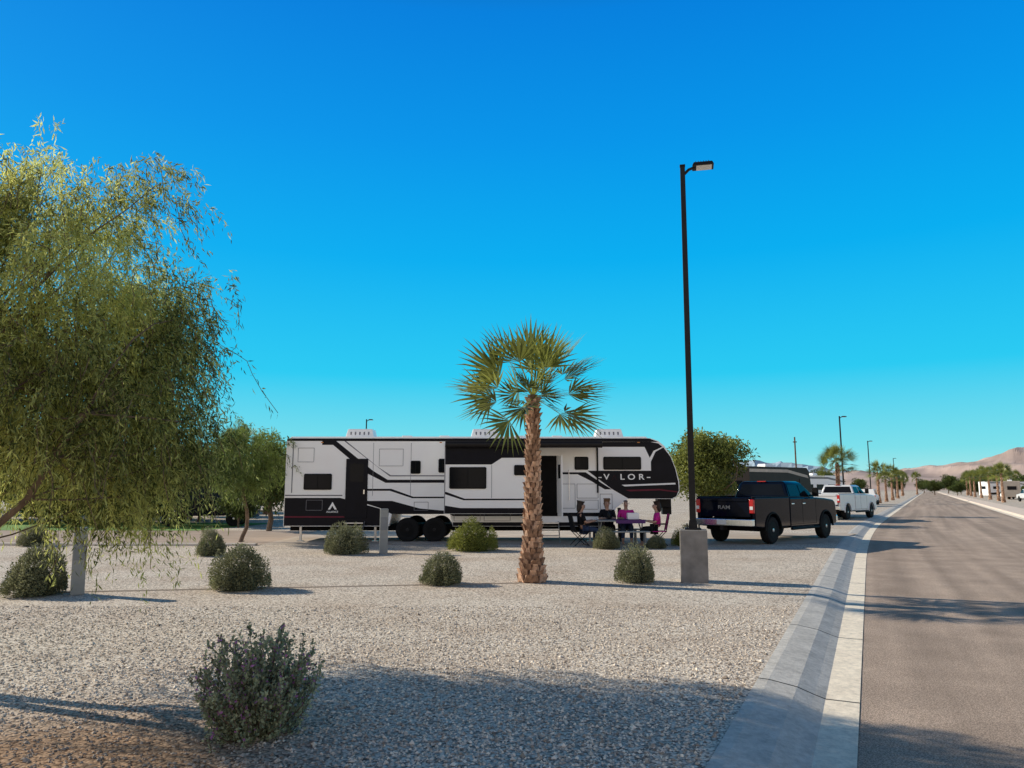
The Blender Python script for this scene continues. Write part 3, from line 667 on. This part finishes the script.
    mb=MB(); mb.box((ex(598),(Y+ys-.13)/2,ez(446)),(.05,.8,.05)); mb.box((ex(598),Y-.03,ez(470)),(.05,.05,1.5)); mb.obj('awning_arm',M_trim,r)
    for u in (354,484,613):
        mb=MB(); mb.box((ex(u),-.3,ez(436.4)+.15),(.98,.75,.30),top=.84); 
        for i in range(5): mb.box((ex(u)-.3+.15*i,-.64,ez(436.4)+.14),(.05,.06,.12),1)
        mb.obj('air_conditioner',[M_white,M_grey],r,bevel=.03)
    for u in (400,440,520,560): 
        mb=MB(); mb.box((ex(u),.2,ez(436.4)+.06),(.4,.4,.12),top=.85); mb.obj('roof_vent',M_white,r,bevel=.02)
    for u in (407.5,434.5): wheel(r,(ex(u),Y+.16,.39),.39,.24,-1,M_steel)
    for u in (407.5,434.5): wheel(r,(ex(u),1.25-.16,.39),.39,.24,1)
    for yy in (Y+.2,1.0):
        mb=MB(); mb.box((ex(620),yy,.55),(.1,.1,1.1)); mb.box((ex(620),yy,.03),(.25,.25,.04)); mb.obj('landing_leg',M_steel,r)
    mb=MB(); mb.box((ex(671),0,1.25),(.45,.5,.35)); mb.box((ex(674),0,1.0),(.3,.3,.3)); mb.obj('pin_box',M_steel,r,bevel=.02)
    for u in (300,375,470,590):
        mb=MB(); mb.box((ex(u),Y+.2,.25),(.07,.07,.46)); mb.box((ex(u),Y+.2,.02),(.2,.2,.03)); mb.obj('stabiliser',M_alu,r)
    T=(R(90),0,0); zt=ez(477.4)
    for ch,u in (('V',607),('L',622.8),('O',632),('R',642)):
        text_mesh('lettering',ch,.26,M_white,r,(ex(u),Y-.012,zt),T,1.2,.004,.005)
    mb=MB(); mb.prism(E([(612.2,480.3),(614.7,474.8),(615.3,474.8),(617.8,480.3),(616.8,480.3),(615,476.4),(613.2,480.3)]),Y-.014,Y-.008); mb.obj('lettering',M_dkmar,r)
    for a in (598.5,647.5):
        mb=MB(); mb.prism(E([(a,477.2),(a+3.6,477.2),(a+3.6,478.2),(a,478.2)]),Y-.014,Y-.008); mb.obj('lettering_dash',M_white,r)
    ma=pm('amber',(.6,.2,.02),.3)
    for u in (320,440,500,560,640):
        mb=MB(); mb.box((ex(u),Y-.01,ez(442.5)),(.08,.02,.03)); mb.obj('marker_light',ma,r)
fifth()

# ------------------------------------------------------------------ pickups
def pickup(name,loc,heading,paint,label,letters,rim):
    r=empty(name,loc,heading,label,'pickup truck'); RA,FA=-1.85,2.2; zc=.42; ra=.52
    def arch(xc,n=12): return [(xc+ra*math.cos(math.pi*i/n),zc+ra*math.sin(math.pi*i/n)) for i in range(n+1)]
    W=1.0
    poly=[(-.62,.46),(1.66,.46)]+[p for p in arch(FA)[::-1] if p[1]>.46]+[(2.74,.46),(3.1,.5),(3.14,.75),(3.12,1.05),(3.06,1.26),(2.9,1.33),(2.3,1.38),(1.5,1.42),(-.62,1.42)]
    mb=MB(); mb.prism(poly,-W,W,0); mb.obj('body',[paint],r,bevel=.05,seg=3)
    pb=[(-.64,.5),(-1.3,.5)]+[p for p in arch(RA) if p[1]>.5]+[(-2.4,.5),(-3.0,.55),(-3.02,1.44),(-.64,1.44)]
    mb=MB(); mb.prism(pb,-W,-W+.12,0); mb.prism(pb,W-.12,W,0); mb.box((-.68,0,1.15),(.06,1.76,.56)); mb.obj('bed',[paint],r,bevel=.03,seg=2)
    mb=MB(); mb.box((-1.84,0,.93),(2.3,1.76,.06)); mb.obj('bed_floor',M_trim,r)
    for s2 in(-1,1):
        mb=MB(); mb.box((-1.85,s2*.94,1.455),(2.36,.1,.03)); mb.obj('bed_rail',M_trim,r,bevel=.008)
    mb=MB(); mb.box((-3.02,0,1.14),(.09,1.72,.6)); mb.box((-3.075,0,1.36),(.03,1.6,.1)); tg=mb.obj('tailgate',[paint],r,bevel=.02)
    if letters:
        text_mesh('lettering',letters,.16,pm('dull_badge',(.24,.24,.25),.4,.5,.1,8),tg,(-3.075,0,1.13),(R(90),0,R(-90)),1.3,.008,.002)
    mb=MB(); mb.box((-3.16,0,.68),(.2,2.0,.2)); mb.box((-3.17,0,.80),(.16,.9,.03),1); b_=mb.obj('rear_bumper',[M_chrome,M_trim],r,bevel=.03)
    mb=MB(); mb.box((-3.27,0,.69),(.012,.32,.15)); mb.obj('number_plate',M_lens,b_)
    mb=MB(); mb.box((-3.15,0,.5),(.25,.12,.12)); mb.obj('tow_hitch',M_steel,r)
    for s2 in(-1,1):
        mb=MB(); mb.box((-3.04,s2*.92,1.17),(.09,.15,.42)); t_=mb.obj('taillight',M_redlight,r,bevel=.02)
        mb=MB(); mb.box((-3.092,s2*.92,1.12),(.01,.10,.1)); mb.obj('reverse_lens',M_lens,t_)
    z0,z1=1.42,1.96
    bot=[(-.6,-.96),(1.42,-.96),(1.42,.96),(-.6,.96)]; 
    mb=MB()
    vs=[(x,y,z0) for x,y in bot]+[(-.5,-.80,z1-.07),(.72,-.80,z1-.07),(.72,.80,z1-.07),(-.5,.80,z1-.07)]+[(-.44,-.7,z1),(.6,-.7,z1),(.6,.7,z1),(-.44,.7,z1)]
    fs=[(3,2,1,0),(8,9,10,11)]
    for a in (0,4): fs+=[(a+i,a+(i+1)%4,a+4+(i+1)%4,a+4+i) for i in range(4)]
    mb.add(vs,fs); mb.obj('cab',[paint],r,bevel=.03,seg=3,smooth=True)
    for s2 in(-1,1):
        def sp(x,z):
            t=(z-z0)/(z1-.07-z0); return (x,s2*(.96-.16*t+.012),z)
        for q in ([(-.48,1.47),(.28,1.47),(.28,1.85),(-.42,1.85)],[(.38,1.47),(1.24,1.47),(.72,1.85),(.38,1.85)]):
            mb=MB(); mb.add([sp(*p) for p in q],[(0,1,2,3)]); mb.obj('side_window',M_glass,r,recalc=False)
        mb=MB(); mb.box((1.12,s2*1.12,1.60),(.1,.2,.30)); mb.box((1.15,s2*1.0,1.5),(.06,.16,.05)); mb.obj('mirror',M_trim,r,bevel=.02)
        for xx in(.42,-.42):
            mb=MB(); mb.box((xx-.0,s2*1.012,1.22),(.2,.03,.04)); mb.obj('door_handle',M_chrome if letters else paint,r,bevel=.008)
        mb=MB()
        for xx in (-.58,.33,1.38): mb.box((xx,s2*1.0005,.97),(.012,.004,.86))
        mb.box((.4,s2*1.0005,.56),(1.96,.004,.012)); mb.obj('door_seam',M_under,r)
        mb=MB(); mb.tube([(-.6,s2*1.02,.42),(1.5,s2*1.02,.42)],.045,8); mb.obj('running_board',M_trim,r)
        for xc in(RA,FA):
            mb=MB(); pts=[(xc+(ra+.02)*math.cos(math.pi*i/14),s2*1.005,zc+(ra+.02)*math.sin(math.pi*i/14)) for i in range(15)]
            mb.tube(pts,.03,6); mb.obj('wheel_arch_trim',M_trim if letters else paint,r,smooth=True)
        mb=MB(); mb.box((3.07,s2*.82,1.08),(.14,.34,.22)); mb.obj('headlight',M_lens,r,bevel=.03)
    mb=MB(); mb.add([(-.585,-.82,1.5),(-.585,.82,1.5),(-.515,.7,1.86),(-.515,-.7,1.86)],[(0,1,2,3)]); mb.obj('rear_window',M_glass,r,recalc=False)
    mb=MB(); mb.add([(1.39,-.84,1.46),(1.39,.84,1.46),(.76,.72,1.87),(.76,-.72,1.87)],[(0,1,2,3)]); o=mb.obj('windscreen',M_glass,r,recalc=False); o.location=(.02,0,.012)
    mb=MB(); mb.box((-.5,0,1.955),(.05,.3,.03)); mb.obj('brake_light',M_redlight,r)
    mb=MB(); mb.box((3.12,0,1.02),(.08,1.2,.36)); mb.obj('grille',M_trim,r,bevel=.03)
    mb=MB(); mb.box((3.18,0,.66),(.2,1.96,.24)); mb.obj('front_bumper',M_chrome,r,bevel=.04)
    mb=MB(); mb.box((0,0,.55),(5.6,1.5,.25)); mb.tube([(RA,-.8,.42),(RA,.8,.42)],.06,8); mb.tube([(FA,-.8,.42),(FA,.8,.42)],.06,8); mb.obj('chassis',M_under,r)
    for xc in(RA,FA):
        for s2 in(-1,1): wheel(r,(xc,s2*.86,.42),.42,.28,s2,rim,8)
    return r
hd=R(45)
cx=8.1+1.85*math.cos(hd)-.86*math.sin(hd); cy=23.7+1.85*math.sin(hd)+.86*math.cos(hd)
pickup('pickup_truck',(cx,cy,.012),hd,M_blackpaint,'black crew cab pickup truck parked beside the trailer','RAM',M_alu)
pickup('pickup_truck',(19.6,44.6,0),R(47),M_silver,'silver white crew cab pickup parked on a site',None,M_alu)

# ------------------------------------------------------------------ other vehicles
def coach(loc,rz,L,H,base,stripe,label,cat='motorhome'):
    r=empty('motorhome',loc,rz,label,cat,'recreational vehicles on other sites'); h=L/2
    mb=MB(); mb.prism([(-h,.45),(h*.9,.45),(h,.7),(h*1.0,1.5),(h*.93,H-.25),(h*.85,H),(-h*.97,H),(-h,H-.1)],-1.22,1.22,0)
    for s2 in(-1,1):
        mb.flat([(-h,.6),(h*.6,.6),(h*.98,1.2),(h*.98,1.5),(h*.3,1.25),(-h,1.0)],s2*1.225,1); mb.flat([(-h+.02,H-.35),(h*.2,H-.35),(h*.9,H-.7),(h*.86,H-.5),(h*.2,H-.15),(-h+.02,H-.15)],s2*1.225,1)
    mb.obj('body',[base,stripe],r)
    for s2 in(-1,1):
        for x in(-.6,-.15,.35): 
            mb=MB(); mb.box((x*h,s2*1.235,H*.62),(h*.3,.02,.55)); mb.obj('window',M_glass,r)
        mb=MB(); mb.box((.68*h,s2*1.235,H*.48),(.65,.02,1.8)); mb.obj('door',base,r)
    mb=MB(); mb.box((h*.975,0,H*.6),(.05,2.1,.9)); mb.obj('windscreen',M_glass,r)
    mb=MB(); mb.box((-h-.01,0,H*.62),(.02,1.3,.6)); mb.obj('rear_window',M_glass,r)
    mb=MB(); mb.box((0,0,H+.12),(.9,.7,.24),top=.85); mb.obj('air_conditioner',M_white,r,bevel=.03)
    for x in(-.5,.68):
        for s2 in(-1,1): wheel(r,(x*h,s2*1.08,.42),.42,.26,s2)
    return r
M_brown=pm('dark_brown_paint',(.018,.012,.010),.35,0,.2,3,spec=.2)
M_tan=pm('tan_paint',(.42,.36,.30),.4,0,.1,3)
coach((17.0,50,0),R(36),6.8,3.15,M_brown,M_tan,'dark brown motorhome parked behind the black pickup')
coach((31,77,0),R(35),8,3.1,M_white,M_grey,'white motorhome parked beyond the palms')
coach((104,158,0),R(10),10,3.3,M_white,M_brown,'white motorhome parked across the road')
coach((86,129,0),R(60),7,3.1,M_tan,M_brown,'tan motorhome parked across the road')
coach((128,188,0),R(100),9,3.2,M_white,M_grey,'white motorhome parked across the road')
coach((150,228,0),R(170),9,3.2,M_tan,M_brown,'tan motorhome parked across the road')
coach((121,172,0),R(30),9,3.2,M_tan,M_grey,'tan motorhome parked across the road')
def car(loc,rz,paint,label):
    r=empty('parked_car',loc,rz,label,'car','cars parked on other sites'); zc,ra=.36,.42
    def arch(xc,n=10): return [(xc+ra*math.cos(math.pi*(n-i)/n),zc+ra*math.sin(math.pi*(n-i)/n)) for i in range(n+1)]
    poly=[(-2.25,.38)]+[p for p in arch(-1.4) if p[1]>.38]+[p for p in arch(1.4) if p[1]>.38]+[(2.25,.38),(2.32,.75),(2.2,.98),(1.1,1.1),(-2.25,1.12),(-2.32,.8)]
    mb=MB(); mb.prism(poly,-.92,.92); mb.obj('body',paint,r,bevel=.05,seg=2)
    mb=MB(); vs=[(-2.22,-.88,1.1),(1.15,-.88,1.1),(1.15,.88,1.1),(-2.22,.88,1.1),(-2.0,-.72,1.72),(.45,-.72,1.72),(.45,.72,1.72),(-2.0,.72,1.72)]
    mb.add(vs,[(3,2,1,0),(4,5,6,7)]+[(i,(i+1)%4,4+(i+1)%4,4+i) for i in range(4)]); mb.obj('cabin',paint,r,bevel=.05)
    for s2 in(-1,1):
        for q in ([(-2.0,1.16),(-1.1,1.16),(-1.1,1.64),(-1.85,1.64)],[(-1.0,1.16),(-.15,1.16),(-.15,1.64),(-1.0,1.64)],[(-.05,1.16),(.95,1.16),(.45,1.64),(-.05,1.64)]):
            mb=MB(); mb.add([(x,s2*(.88-.16*(z-1.1)/.62+.012),z) for x,z in q],[(0,1,2,3)]); mb.obj('side_window',M_glass,r,recalc=False)
        mb=MB(); mb.box((-2.3,s2*.8,.95),(.06,.2,.2)); mb.obj('taillight',M_redlight,r,bevel=.01)
        mb=MB(); mb.box((2.26,s2*.75,.82),(.1,.3,.14)); mb.obj('headlight',M_lens,r,bevel=.01)
    for x in(-1.4,1.4):
        for s2 in(-1,1): wheel(r,(x,s2*.82,.36),.36,.22,s2)
car((-14.4,35.4,0),R(10),M_blackpaint,'black car parked under the trees by the drive')
car((-20.2,36.2,0),R(5),M_blackpaint,'black car parked under the trees by the lawn')
car((72,104,0),R(75),M_silver,'silver car parked across the road')
car((88,132,0),R(75),M_white,'white car parked across the road')
car((40,84,0),R(60),M_white,'white car parked beyond the palms')

# ------------------------------------------------------------------ people and picnic furniture
def skin(name,vs,es,mat,parent,sub=1):
    me=bpy.data.meshes.new(name); me.from_pydata([v[:3] for v in vs],es,[]); o=bpy.data.objects.new(name,me); COL.objects.link(o)
    m=o.modifiers.new('s','SKIN'); 
    sv=me.skin_vertices[0].data
    for i,v in enumerate(vs):
        rr=v[3]; sv[i].radius=(rr,rr) if not hasattr(rr,'__len__') else rr; sv[i].use_root=(i==0)
    m.use_smooth_shade=True
    s_=o.modifiers.new('ss','SUBSURF'); s_.levels=sub; s_.render_levels=sub
    dg=bpy.context.evaluated_depsgraph_get(); me2=bpy.data.meshes.new_from_object(o.evaluated_get(dg)); bpy.data.objects.remove(o)
    me2.materials.clear(); me2.materials.append(mat); me2.polygons.foreach_set('use_smooth',[True]*len(me2.polygons))
    o=bpy.data.objects.new(name,me2); COL.objects.link(o); o.parent=parent; return o
M_skin=pm('skin',(.45,.26,.18),.5,0,.08,8)
def person(loc,rz,shirt,trous,hair,label,longhair=True,arm=.36):
    r=empty('person',loc,rz,label,'person')
    vs=[(0,0,.55,.13),(-.01,0,.70,.115),(-.03,0,.90,.14),(-.02,0,1.05,.07),(0,0,1.12,.052),(.02,0,1.18,.075),(.015,0,1.26,.10),(0,0,1.34,.07)]
    es=[(i,i+1) for i in range(7)]
    def add(p,par): vs.append(p); es.append((par,len(vs)-1)); return len(vs)-1
    add((.125,0,1.235,.016),6)
    for s2 in(-1,1):
        a=add((-.03,s2*.18,1.0,.06),2); a=add((.06,s2*.25,.76,.046),a); w_=add((arm-.04,s2*.16,.80,.03),a); p=add((arm+.04,s2*.14,.81,.034),w_)
        for j,(dy,l) in enumerate([(-.03,.07),(-.01,.085),(.01,.08),(.03,.06)]):
            f=add((arm+.08,s2*.14+dy,.81,.009),p); add((arm+.08+l*.6,s2*.14+dy*1.2,.80,.008),f); add((arm+.08+l,s2*.14+dy*1.2,.785,.007),len(vs)-1)
        f=add((arm+.03,s2*.14-s2*.045,.81,.011),p); add((arm+.07,s2*.14-s2*.07,.80,.009),f)
        a=add((.08,s2*.10,.54,.09),0); a=add((.46,s2*.13,.55,.066),a); a=add((.44,s2*.13,.10,.042),a); add((.60,s2*.14,.045,.038),a)
    skin('body',vs,es,M_skin,r)
    v2=[(0,0,.60,.14),(-.01,0,.72,.132),(-.03,0,.90,.158),(-.02,0,1.03,.085)]; e2=[(0,1),(1,2),(2,3)]
    for s2 in(-1,1):
        v2.append((-.03,s2*.185,1.0,.074)); e2.append((2,len(v2)-1)); v2.append((.05,s2*.25,.78,.06)); e2.append((len(v2)-2,len(v2)-1))
    skin('shirt',v2,e2,shirt,r)
    v3=[(0,0,.55,.145)]; e3=[]
    for s2 in(-1,1):
        v3.append((.08,s2*.10,.545,.105)); e3.append((0,len(v3)-1)); v3.append((.46,s2*.13,.555,.08)); e3.append((len(v3)-2,len(v3)-1)); v3.append((.44,s2*.13,.16,.058)); e3.append((len(v3)-2,len(v3)-1))
    skin('trousers',v3,e3,trous,r)
    vh=[(-.03,0,1.30,.105),(-.02,0,1.36,.075)]; eh=[(0,1)]
    if longhair: vh+=[(-.08,0,1.18,.08),(-.10,0,1.05,.06)]; eh+=[(0,2),(2,3)]
    skin('hair',vh,eh,hair,r)
    for s2 in(-1,1):
        mb=MB(); mb.lathe([(.002,-.012),(.012,-.006),(.012,.006),(.002,.012)],(.10,s2*.035,1.27),8,0,'z'); mb.obj('eye',M_under,r,smooth=True)
    mb=MB(); mb.box((.108,0,1.195),(.01,.05,.012)); mb.obj('mouth',pm('lips',(.35,.1,.09),.5),r)
    for s2 in(-1,1):
        mb=MB(); mb.lathe([(.01,-.012),(.028,0),(.01,.012)],(.01,s2*.103,1.25),8,0,'y'); mb.obj('ear',M_skin,r,smooth=True)
    return r
M_pink=pm('magenta_cloth',(.60,.03,.26),.8,0,.1,10,spec=.1); M_blkcl=pm('black_cloth',(.012,.012,.015),.85,0,.2,10,spec=.1); M_blue=pm('denim',(.04,.06,.12),.85,0,.2,20,spec=.1)
M_hair=pm('dark_hair',(.02,.012,.01),.6,0,.3,30); M_blond=pm('light_hair',(.2,.12,.07),.6,0,.3,30); M_purple=pm('purple_cloth',(.12,.05,.16),.8,0,.1,10,spec=.1)
def chair(loc,rz,mat,label):
    r=empty('camp_chair',loc,rz,label,'camping chair','folding chairs around the table')
    mb=MB()
    for s2 in(-1,1):
        mb.tube([(.22,s2*.26,0),(-.22,s2*.26,.44)],.012,6); mb.tube([(-.24,s2*.26,0),(.22,s2*.26,.42)],.012,6); mb.tube([(-.2,s2*.26,.40),(-.32,s2*.25,.95)],.012,6)
        mb.tube([(.22,s2*.27,.42),(.22,s2*.27,.62),(-.25,s2*.27,.64)],.012,6)
    mb.tube([(.22,-.26,.01),(.22,.26,.01)],.010,6); mb.tube([(-.2,-.26,.41),(-.2,.26,.41)],.010,6)
    mb.obj('frame',M_steel,r)
    mb=MB(); mb.box((0,0,.42),(.46,.5,.02)); mb.obj('seat',mat,r)
    mb=MB(); mb.box((-.27,0,.70),(.02,.5,.5),rot=Matrix.Rotation(R(-12),3,'Y')); mb.obj('backrest',mat,r); return r
TY=23.15; TX=-.22
r=empty('picnic_table',(3.55+TX,TY,.008),R(2),'folding picnic table with purple cloth beside the trailer','table')
mb=MB(); mb.box((0,0,.74),(1.5,.75,.04)); mb.obj('table_top',M_plastic,r,bevel=.01)
mb=MB(); mb.box((.25,0,.765),(.9,.8,.012)); mb.box((.25,-.401,.72),(.9,.01,.10)); mb.obj('tablecloth',M_purple,r)
for sx_ in(-1,1):
    for sy_ in(-1,1):
        mb=MB(); mb.tube([(sx_*.62,sy_*.3,.72),(sx_*.7,-sy_*.3,.0)],.02,6); mb.obj('leg',M_plastic,r)
for sy_ in(-1,1):
    mb=MB(); mb.box((0,sy_*.72,.44),(1.5,.26,.04)); 
    for sx_ in(-1,1): mb.box((sx_*.6,sy_*.72,.21),(.05,.22,.42))
    mb.obj('bench',M_plastic,r,bevel=.008)
mb=MB(); mb.lathe([(.04,0),(.05,.1),(.035,.18),(.015,.24)],(3.2+TX,TY,.78),12,0,'z'); o=mb.obj('bottle',M_glass,smooth=True); tag(o,'dark drink bottle standing on the picnic table','bottle')
mb=MB(); mb.box((3.95+TX,TY+.05,.882),(.35,.25,.2)); o=mb.obj('food_container',M_white,bevel=.02); tag(o,'white food container standing on the picnic table','container')
chair((2.3+TX,TY-.1,.008),R(10),M_blkcl,'black folding camping chair at the table')
person((2.35+TX,TY-.1,-.06),R(10),M_blkcl,M_blue,M_hair,'seated person in black top on a camping chair')
person((3.25+TX,TY+.78,.0),R(-90),M_blkcl,M_blkcl,M_blond,'person in a dark top seated at the table')
person((3.85+TX,TY+.78,.0),R(-95),M_pink,M_blue,M_hair,'person in a magenta top seated at the table',False)
chair((4.72+TX,TY,.008),R(175),M_pink,'magenta folding camping chair at the table')
person((4.67+TX,TY,-.06),R(175),M_pink,M_blkcl,M_hair,'person in a magenta top on a folding chair')
